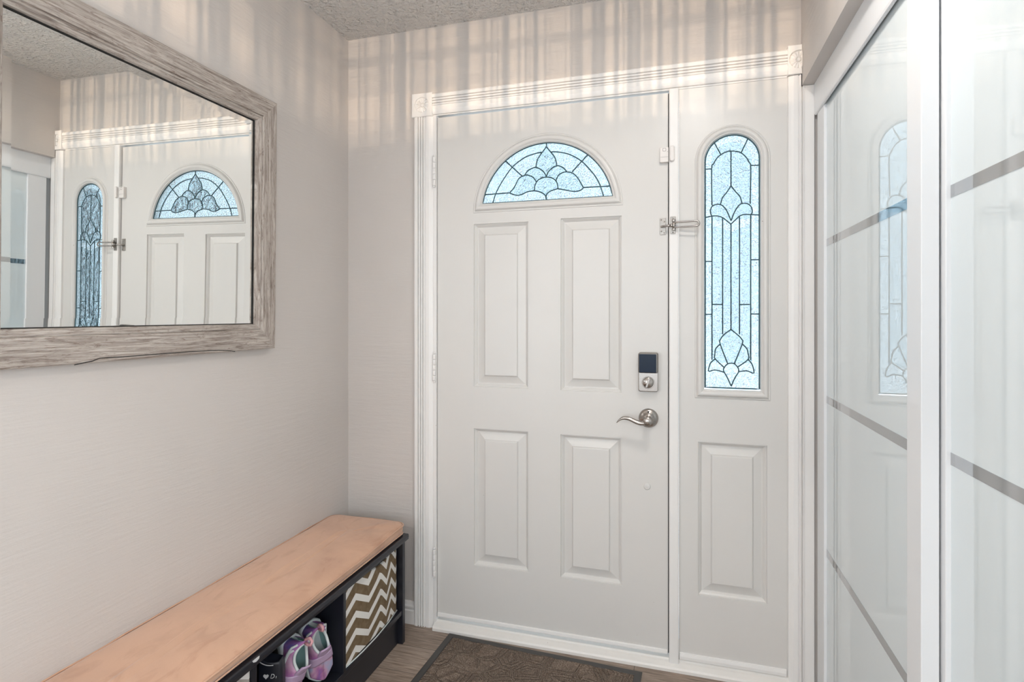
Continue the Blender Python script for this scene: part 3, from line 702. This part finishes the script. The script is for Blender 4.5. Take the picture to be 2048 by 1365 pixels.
# black edge line between glass and frame
b = MB(); e0, e1 = .0795, .083
rg = [[(w,OY0+i,OZ0+i),(w,OY1-i,OZ0+i),(w,OY1-i,OZ1-i),(w,OY0+i,OZ1-i)] for w, i in ((.0005,e1+.0001),(.0030,e1+.0001),(.0030,e1+.0022),(.0005,e1+.0022))]
b.rings(rg, True, False, False, True); b.build('frame_edge', 'blackedge', mir)

b = MB(); b.tube([(.0226, y, z) for y, z in [(-0.2236, -0.4164), (-0.1835, -0.4112), (-0.1661, -0.4056), (-0.1072, -0.4063), (-0.0045, -0.4058), (0.0888, -0.4057), (0.194, -0.4079), (0.2283, -0.4108), (0.2579, -0.4158)]], .0011, 6); b.build('wood_crack', 'blackedge', mir)
# ================================================================ BENCH
org = (.17, -.74, 0)
bn = empty('storage_bench', org, 'black storage bench with open cubbies under a tan cushion, against the left wall', 'bench')
BX0, BX1 = .020, .335
def bp_(name, a, c, bev=.0015): return local(box(name, a, c, 'black', bn, bevel=bev), org)
b = MB(); b.prism([(.018,.395),(.018,.4175),(.343,.4175),(.3465,.4155),(.3475,.406),(.3465,.397),(.343,.395)], lambda x,z:(x,-1.352,z), lambda x,z:(x,-.1220,z))
local(b.build('bench_top', 'black', bn, .001), org)
bp_('side_panel', (BX0, -.1500, 0), (BX1, -.1300, .3945)); bp_('side_panel', (BX0, -1.342, 0), (BX1, -1.322, .3945))
bp_('divider', (BX0+.0055, -.5480, .1305), (BX1, -.5330, .3945)); bp_('divider', (BX0+.0055, -.9460, 0), (BX1, -.9280, .3945))
bp_('shelf', (BX0+.0055, -.9275, .1120), (BX1-.003, -.1505, .1300))
bp_('kick_board', (.300, -.9275, .002), (.316, -.1505, .1115))
bp_('back_panel', (BX0, -.9275, .1120), (BX0+.005, -.1505, .3945), 0)
# cushion
def rr_outline(x0, x1, y0, y1, r, n=8):
    p = []
    for cx, cy, a0 in ((x1-r,y1-r,0),(x0+r,y1-r,90),(x0+r,y0+r,180),(x1-r,y0+r,270)):
        for i in range(n+1):
            a = math.radians(a0+90*i/n); p.append((cx+r*math.cos(a), cy+r*math.sin(a)))
    # subdivide long sides
    out = []
    for i, q in enumerate(p):
        out.append(q); nx = p[(i+1) % len(p)]; L = math.dist(q, nx)
        k = int(L/.05)
        for j in range(1, k): out.append((q[0]+(nx[0]-q[0])*j/k, q[1]+(nx[1]-q[1])*j/k))
    return out
CX0, CX1, CY0, CY1 = .004, .3335, -1.350, -.114
def sagf(x, y): return max(0, min(1, (x-.25)/.07))*max(0, min(1, (-.15-y)/.3))
def wob(x, y, s): return .0022*math.sin(y*19+s)+.0016*math.sin(y*43+x*30+s*2)
rg = []
for ins, z in ((.016,.4179),(.006,.4195),(.0015,.430),(-.0015,.440),(.0005,.452),(.004,.4565),(.010,.4600),(.025,.4635),(.055,.4665),(.10,.4685),(.15,.469)):
    o_ = rr_outline(CX0+ins, CX1-ins, CY0+ins, CY1-ins, max(.040-ins, .004))
    rg.append(o_)
n0 = len(rr_outline(CX0, CX1, CY0, CY1, .04))
base = rr_outline(CX0, CX1, CY0, CY1, .04); ccx = (CX0+CX1)/2
rg = []
for ins, z in ((.016,.4179),(.006,.4195),(.0015,.430),(-.0015,.440),(.0005,.452),(.004,.4565),(.010,.4595),(.025,.4625),(.055,.4650),(.10,.4665),(.145,.467)):
    L = []
    for x, y in base:
        # move each outline point inwards, kept inside the centre line
        cy_ = min(max(y, CY0+.167), CY1-.167)
        dx, dy = x-ccx, y-cy_; d = math.hypot(dx, dy) or 1; f = max((d-ins)/d, 0.02)
        w = wob(x, y, z*30) if z > .425 else 0
        sg = -.0085*sagf(x, y) if z > .435 and ins < .06 else 0
        L.append((ccx+dx*f+(w*.5 if ins < .02 and x > .2 else 0), cy_+dy*f, z+(w if ins > .02 else 0)+sg*(1-max(0,ins)/.06)))
    rg.append(L)
b = MB(); b.rings(rg, True, True, True)
cu = b.build('bench_cushion', 'suede'); tagp(cu, 'long tan suede cushion lying on the black bench', 'cushion')
for zz, off in ((.4555,.0016),(.4245,-.0015)):
    L = []
    for x, y in base:
        cy_ = min(max(y, CY0+.167), CY1-.167); dx, dy = x-ccx, y-cy_; d = math.hypot(dx, dy); f = (d+off)/d
        L.append((ccx+dx*f, cy_+dy*f, zz+(.5*wob(x, y, 13)-.0085*sagf(x, y) if zz > .44 else 0)))
    b = MB(); b.tube(L, .0024, 8, loop=True); b.build('piping', 'suede', cu)

# ================================================================ CHEVRON BIN
def bin_ring(ins, z, sag=0, amp=0):
    o_ = rr_outline(.030+ins, .326-ins, -.5275+ins, -.1565-ins, .006, 3)
    L = []
    for x, y in o_:
        zz = z
        if sag: zz = z-sag*math.exp(-((y+.300)/.06)**2)*(1 if x > .15 else 0)-.006*math.exp(-((y+.20)/.05)**2)
        bulge = amp*math.sin(PI*min(max((y+.5275)/.371,0),1)) if x > .3 else 0
        L.append((x+bulge-(.012*max(0,(y+.30)/.14)**1.5 if x > .2 else 0), y, zz))
    return L
b = MB()
b.rings([bin_ring(.004,.1306), bin_ring(.0,.135,0,.000), bin_ring(0,.20,0,.004), bin_ring(0,.27,0,.005), bin_ring(0,.33,0,.004), bin_ring(0,.381,.016,-.002), bin_ring(.003,.3825,.016,-.003), bin_ring(.006,.380,.016,-.002), bin_ring(.006,.30), bin_ring(.006,.14)], True, True, False)
bi = b.build('fabric_bin', 'chev'); tagp(bi, 'brown and white chevron canvas bin in the cubby nearest the front door', 'storage bin')
b = MB(); b.tube([(.3265,-.5245,.134),(.3320,-.43,.1335),(.3325,-.34,.1335),(.3270,-.25,.1335),(.3160,-.160,.134)], .0022, 6); b.build('hem', 'solew', bi)

# ================================================================ BLACK POUCH
PO = Vector((.280, -.827, 0)); PU = Vector((.952, .307, 0)); PN = Vector((-.307, .952, 0))
def pq(s_, n_, z_): p = PO+PU*s_+PN*n_; return (p.x, p.y, z_)
b = MB(); rg = []
for z, e in ((.1303,.006),(.145,.001),(.20,0),(.26,0),(.300,.0005),(.318,.002),(.325,.006)):
    L = []
    for i in range(13):
        q = i/12; L.append(pq(-.024+e+(.062-2*e)*q, -.004*math.sin(PI*q), z+(.010*(1-q)-.005*math.sin(PI*q) if z > .25 else 0)))
    for i in range(12, -1, -1):
        q = i/12; L.append(pq(-.024+e+(.062-2*e)*q, .030, z+(.010*(1-q) if z > .25 else 0)))
    rg.append(L)
b.rings(rg, True, True, True)
pc = b.build('fabric_pouch', 'bag'); tagp(pc, 'black pouch printed with a white heart and letter, left of the sneakers', 'pouch')
b = MB(); b.tube([pq(-.019+.0042*i, -.0052-.002*math.sin(PI*i/9), .3285-.0011*i-.003*math.sin(PI*i/9)) for i in range(10)], .0012, 6); b.build('rim_trim', 'ink', pc)
b = MB(); hs = .0072; hp = []
for i in range(28):
    t = 2*PI*i/28; hp.append((-.001+hs*math.sin(t)**3, .2880+hs*(13*math.cos(t)-5*math.cos(2*t)-2*math.cos(3*t)-math.cos(4*t))/16))
b.prism(hp, lambda u,z:pq(u,-.0050,z), lambda u,z:pq(u,-.0035,z)); b.build('heart_print', 'ink', pc)
b = MB(); dy, dz = .0115, .2835
b.tube([pq(dy+a, -.0050, dz+c) for a, c in ((0,0),(.003,.011),(.008,.0105),(.0105,.0075),(.0095,.003),(.0055,.0003),(0,0))], .0009, 6)
b.build('letter_print', 'ink', pc)
b = MB(); b.tube([pq(dy+.0145, -.0052, dz), pq(dy+.0155, -.0052, dz+.0055)], .0009, 6); b.build('letter_print', 'ink', pc)
# chipped corner of the bench front
b = MB(); b.prism([(-.958,.4160),(-.940,.4163),(-.934,.4155),(-.936,.4095),(-.946,.4075),(-.955,.4110)], lambda y,z:(.3469,y,z), lambda y,z:(.3482,y,z))
local(b.build('chipped_edge', 'ink', bn), (.17,-.74,0))['label'] = 'pale chip in the black front edge'

# ================================================================ BOARD IN THE OPEN CUBBY
def bq(s_, n_, z_): return (.332+.952*s_-.307*n_, -.9535+.307*s_+.952*n_, z_)
b = MB(); b.prism([(-.150,.0005),(.0,.0005),(.0,.3655),(-.150,.3655)], lambda s_,z:bq(s_,0,z), lambda s_,z:bq(s_,.006,z))
bd = b.build('wood_board', 'drift_board', bevel=.0008); tagp(bd, 'grey-brown wooden board with a pale top band, in the cubby left of the pouch', 'board')
b = MB(); b.prism([(-.150,.3660),(.0,.3660),(.0,.3930),(-.150,.3930)], lambda s_,z:bq(s_,0,z), lambda s_,z:bq(s_,.006,z)); b.build('pale_band', 'plastic', bd)

# ================================================================ SNEAKERS
def sneaker(name, label, origin, L_ax, H_ax, flip=1):
    """local x: heel -> toe, local z: sole -> opening, local y across"""
    Lx = Vector(L_ax).normalized(); Hz = (Vector(H_ax)-Lx*Vector(H_ax).dot(Lx)).normalized(); Wy = Hz.cross(Lx)
    R_ = Matrix((Lx, Wy, Hz)).transposed()
    t = empty(name, origin, label, 'sneaker', 'pair of purple sneakers in the middle cubby', rot=R_.to_euler())
    LEN = .178
    def halfw(u):   # footprint half width, narrower waist
        return .034*(1-.12*math.cos(PI*(u-.28)*2.2))*min(1, (max(u,0)/.09+.10)**.5)*min(1, ((1-u)/.16+.06)**.55)
    def topz(u):    # height of the upper
        if u < .42: return .083-.018*math.sin(PI*min(u/.42,1))**1.0*.8
        return .083-(.083-.034)*((u-.42)/.58)**.75
    def gap(u):     # opening half width
        if u < .04 or u > .50: return 0
        return .022*math.sin(PI*(u-.04)/.46)**.6
    n = 28; us = [i/40 for i in range(41)]
    def section(u, ins, z0, lift=0):
        hw, hz, g = halfw(u)-ins, topz(u)-ins*.4+lift, gap(u); L = []
        for k in range(n+1):
            a = -PI/2+PI*2*k/n     # start at the top centre going round through the sole
            th = PI*2*k/n; y = math.sin(th); z = math.cos(th)
            yy = math.copysign(abs(y)**.75, y)*hw; zz = z0+(hz-z0)*(.5+.5*math.copysign(abs(z)**.8, z))
            if g > 0 and z > 0:
                lim = min(g, hw*.92)
                if abs(yy) < lim: yy = lim*(1 if th < PI else -1)
            L.append((u*LEN, yy*flip, zz))
        return L
    b = MB(); b.rings([section(u, 0, .012) for u in us], False, False, True); up = b.build('upper', 'sneaker', t, solid=.0022)
    b = MB(); b.rings([section(u, .0045, .018) for u in us if u <= .62], False, False, True); b.build('lining', 'teal', t)
    # padded collar
    rim = []
    cu_ = [.04+.46*i/16 for i in range(17)]
    for u in cu_: rim.append((u*LEN, min(gap(u), halfw(u)*.92)*1.0, topz(u)-.003))
    for u in reversed(cu_): rim.append((u*LEN, -min(gap(u), halfw(u)*.92)*1.0, topz(u)-.003))
    b = MB(); b.tube(rim, .0042, 8, loop=True); b.build('collar', 'solew', t)
    # sole
    def foot(u, s, gr): return (u*LEN*1.0+(0), s*(halfw(u)+gr)*flip)
    for nm, z0, z1, g0, g1, mm in (('sole', -.013, .024, .0015, .0035, 'solew'),):
        def outl(gr):
            p = [foot(u, 1, gr) for u in us]+[foot(u, -1, gr) for u in reversed(us)]
            return [((x-.5*LEN)*(1+gr*1.5/LEN*2)+.5*LEN, y) for x, y in p]
        b = MB(); b.rings([[(x, y, z-.006*max(0,(x/LEN-.75))**1*4*0) for x, y in outl(g)] for g, z in ((-.004,z0),(0,z0+.002),(.003,z0+.009),(.0015,.008),(.0035,.016),(.002,z1),(0.0,z1+.001))], True, True, True)
        so = b.build(nm, mm, t)
    for s in (1, -1):
        b = MB(); pts = []
        for i in range(24):
            a = 2*PI*i/24; u = .24+.12*math.cos(a); z = .005+.0085*math.sin(a)
            pts.append((u*LEN, s*(halfw(u)+.0048)*flip, z))
        b.rings([pts, [(x, y+s*.0012*flip, z) for x, y, z in pts]], True, True, False); b.build('sole_window', 'darkwin', so)
    # pale overlay sweeping up the heel and side
    for s in (1, -1):
        for u0, off in ((.02, 0), (.10, .012)):
            pts = []
            for i in range(15):
                q = i/14; u = u0+.02+.55*q; zz = .072-.052*q**.6-off*.6
                hw, hz = halfw(u), topz(u); c_ = (zz-.012)/(hz-.012)*2-1; c_ = max(-1, min(1, c_)); z_ = math.copysign(abs(c_)**(1/.8), c_); y_ = math.sqrt(max(0, 1-z_*z_))**.75*hw
                pts.append((u*LEN, s*(y_+.0008)*flip, zz))
            b = MB(); b.tube(pts, [.0020+.003*math.sin(PI*min(1,i/14+.1)) for i in range(15)], 8); b.build('side_overlay', 'solew', t)
    # strap over the instep
    rg = []
    for u in (.50,.53,.58,.62,.65):
        hw, hz = halfw(u)+.0022, topz(u)+.0025; L = []
        for k in range(15):
            th = -PI*.62+PI*1.24*k/14; y = math.sin(th); z = math.cos(th)
            L.append((u*LEN, math.copysign(abs(y)**.75, y)*hw*flip, .012+(hz-.012)*(.5+.5*math.copysign(abs(z)**.8, z))))
        rg.append(L)
    b = MB(); b.rings(rg, False, False, True); b.build('strap', 'lav', t, solid=.002)
    # tongue
    rg = []
    for i in range(9):
        q = i/8; u = .56-.20*q; w_ = .017+.004*math.sin(PI*q); z = topz(.56)-.002+.038*q
        rg.append([(u*LEN, w_*c, z-.006*c*c) for c in (-1,-.6,-.2,.2,.6,1)])
    b = MB(); b.rings(rg, False, False, True); b.build('tongue', 'lav', t, solid=.004)
    # heel pull tab
    b = MB(); b.tube([(.004,0,.074),(-.006,0,.084),(-.010,0,.098),(-.004,0,.108),(.006,0,.104),(.008,0,.092),(.006,0,.080)], .0042, 8); b.build('pull_tab', 'pink', t)
    return t
sneaker('sneaker', 'purple and blue sneaker, front one of the pair, showing its pale sole edge', SH1[0], SH1[1], SH1[2], 1)
sneaker('sneaker', 'purple and pink sneaker, farther one of the pair, beside the chevron bin', SH2[0], SH2[1], SH2[2], 1)

# ================================================================ DOORMAT
ang = math.radians(-2.4)
dm = empty('doormat', (.480, -.0335, 0), 'brown textured doormat with a dark rubber border in front of the front door', 'doormat', rot=(0, 0, ang))
b = MB(); w_, d_ = .750, .455
R = [[(i+rx,-i-ry,z) for rx, ry in ((0,0),(w_-2*i,0),(w_-2*i,d_-2*i),(0,d_-2*i))] for i, z in ((0,.0003),(0,.0030),(.003,.0045),(.024,.0050),(.0255,.0030))]
b.rings(R, True, True, False); b.build('rubber_border', 'rubber', dm)
b = MB(); random.seed(2)
nx, ny = 150, 90; x0, x1, y0, y1 = .0262, w_-.0262, -.0262, -d_+.0262
vs = []; fs = []
def relief(x, y):
    # scrolled ridges
    k = 0.0
    for a, f, p in ((.5,62,0),(1.2,55,1.1),(2.4,60,2.2)):
        k += math.sin((x*math.cos(a)+y*math.sin(a))*f+1.6*math.sin(x*31+p)+1.4*math.sin(y*34+p))
    return .0014*max(-1, min(1, k))
for j in range(ny+1):
    for i in range(nx+1):
        x = x0+(x1-x0)*i/nx; y = y0+(y1-y0)*j/ny
        e = min(i, nx-i, j, ny-j)
        z = .0035 if e == 0 else .0074+relief(x, y)+random.uniform(-.0004,.0004)
        vs.append((x, y, z))
for j in range(ny):
    for i in range(nx):
        a = j*(nx+1)+i; fs.append((a,a+1,a+nx+2,a+nx+1))
b.add(vs, fs, True); b.build('pile', 'pile', dm)

# ================================================================ DOOR ALARM (sensor on the door, magnet on the post)
b = MB(); plate(b, 1.3030, 1.8435, .0300, .0540, .003, -.0003, -.0150, .002)
al = b.build('door_alarm', 'plastic'); tagp(al, 'white plastic alarm sensor box near the top right edge of the door', 'door alarm')
b = MB(); sq = rrect(1.3035, 1.8610, .0118, .0110, .0022); si = rrect(1.3035, 1.8610, .0098, .0090, .0014)
b.rings([[(x,-.0152,z) for x,z in sq],[(x,-.0155,z) for x,z in sq],[(x,-.0155,z) for x,z in si],[(x,-.0152,z) for x,z in si]], True, False, False, True)
b.lathe([(0,-.0152),(.0010,-.0152),(.0010,-.0156),(0,-.0156)], (1.3145,0,1.8535), (0,1,0), 10); b.build('button_outline', 'greyline', al)
b = MB(); plate(b, 1.3035, 1.8350, .0270, .0005, .0002, -.0151, -.0153, .0001); b.build('seam', 'greyline', al)
b = MB(); plate(b, 1.3305, 1.8440, .0170, .0560, .0080, -.0158, -.0265, .004)
mg = b.build('alarm_magnet', 'plastic'); tagp(mg, 'white rounded alarm magnet on the post right of the sensor box', 'door alarm')

# ================================================================ SWING BAR DOOR GUARD
gp = empty('door_guard_catch', (1.298, -.0003, 1.5875), 'nickel guard plate with a projecting catch screwed to the door edge', 'door lock')
def loc2(o): return local(o, o.parent.location)
b = MB(); plate(b, 1.2980, 1.5875, .0215, .0600, .003, -.0003, -.0030, .001); loc2(b.build('catch_plate', 'darknickel', gp))
for x, z in ((1.293,1.611),(1.303,1.605),(1.293,1.570),(1.303,1.564)):
    b = MB(); b.lathe([(0,-.0031),(.0026,-.0031),(.0024,-.0042),(0,-.0046)], (x,0,z), (0,1,0), 12); loc2(b.build('screw', 'nickel', gp))
b = MB(); b.tube([(1.2935,-.0035,1.5865),(1.296,-.012,1.5865),(1.304,-.0200,1.5865),(1.316,-.0240,1.5865),(1.3240,-.0245,1.5865)], [.0045,.0040,.0032,.0036,.0050], 12)
b.lathe([(0,0),(.005,.001),(.0062,.005),(.004,.009),(0,.010)], (1.3240,-.0245,1.5865), (1,0,0), 16); loc2(b.build('catch_arm', 'nickel', gp))
gg = empty('door_guard', (1.3335, -.0158, 1.5875), 'nickel swing bar guard on the post, its loop swung to the right', 'door lock')
b = MB(); plate(b, 1.3335, 1.5885, .0190, .0620, .003, -.0158, -.0185, .001); loc2(b.build('guard_plate', 'darknickel', gg))
for x, z in ((1.3335,1.6145),(1.3335,1.5625)):
    b = MB(); b.lathe([(0,-.0186),(.0028,-.0186),(.0026,-.0198),(0,-.0202)], (x,0,z), (0,1,0), 12); loc2(b.build('screw', 'nickel', gg))
b = MB()
for z0, z1 in ((1.5990,1.6080),(1.5685,1.5760)):
    b = MB(); b.lathe([(0,z0),(.0068,z0),(.0072,z0+.001),(.0072,z1-.001),(.0068,z1),(0,z1)], (1.3365,-.0260,0), (0,0,1), 18); b.box((1.3310,-.0262,z0+.001),(1.3400,-.0187,z1-.001)); loc2(b.build('hinge_knuckle', 'nickel', gg))
b = MB(); bt, tp, yy = 1.5790, 1.5965, -.0300
pts = [(1.3365,yy,tp)]+[(1.345+.0135*i,yy-.0018*i,tp) for i in range(6)]
ex = pts[-1][0]; ey = pts[-1][1]
for k in range(1, 10):
    a = PI/2-PI*k/10; pts.append((ex+.0088*math.cos(a), ey, (tp+bt)/2+.5*(tp-bt)*math.sin(a)))
pts += [(ex-.0135*i, ey+.0018*i, bt) for i in range(0, 6)]+[(1.3365,yy,bt)]
b.tube(pts, .0032, 12); b.tube([(1.3365,-.0275,1.5765),(1.3365,-.0275,1.5985)], .0052, 14); loc2(b.build('swing_bar', 'nickel', gg))
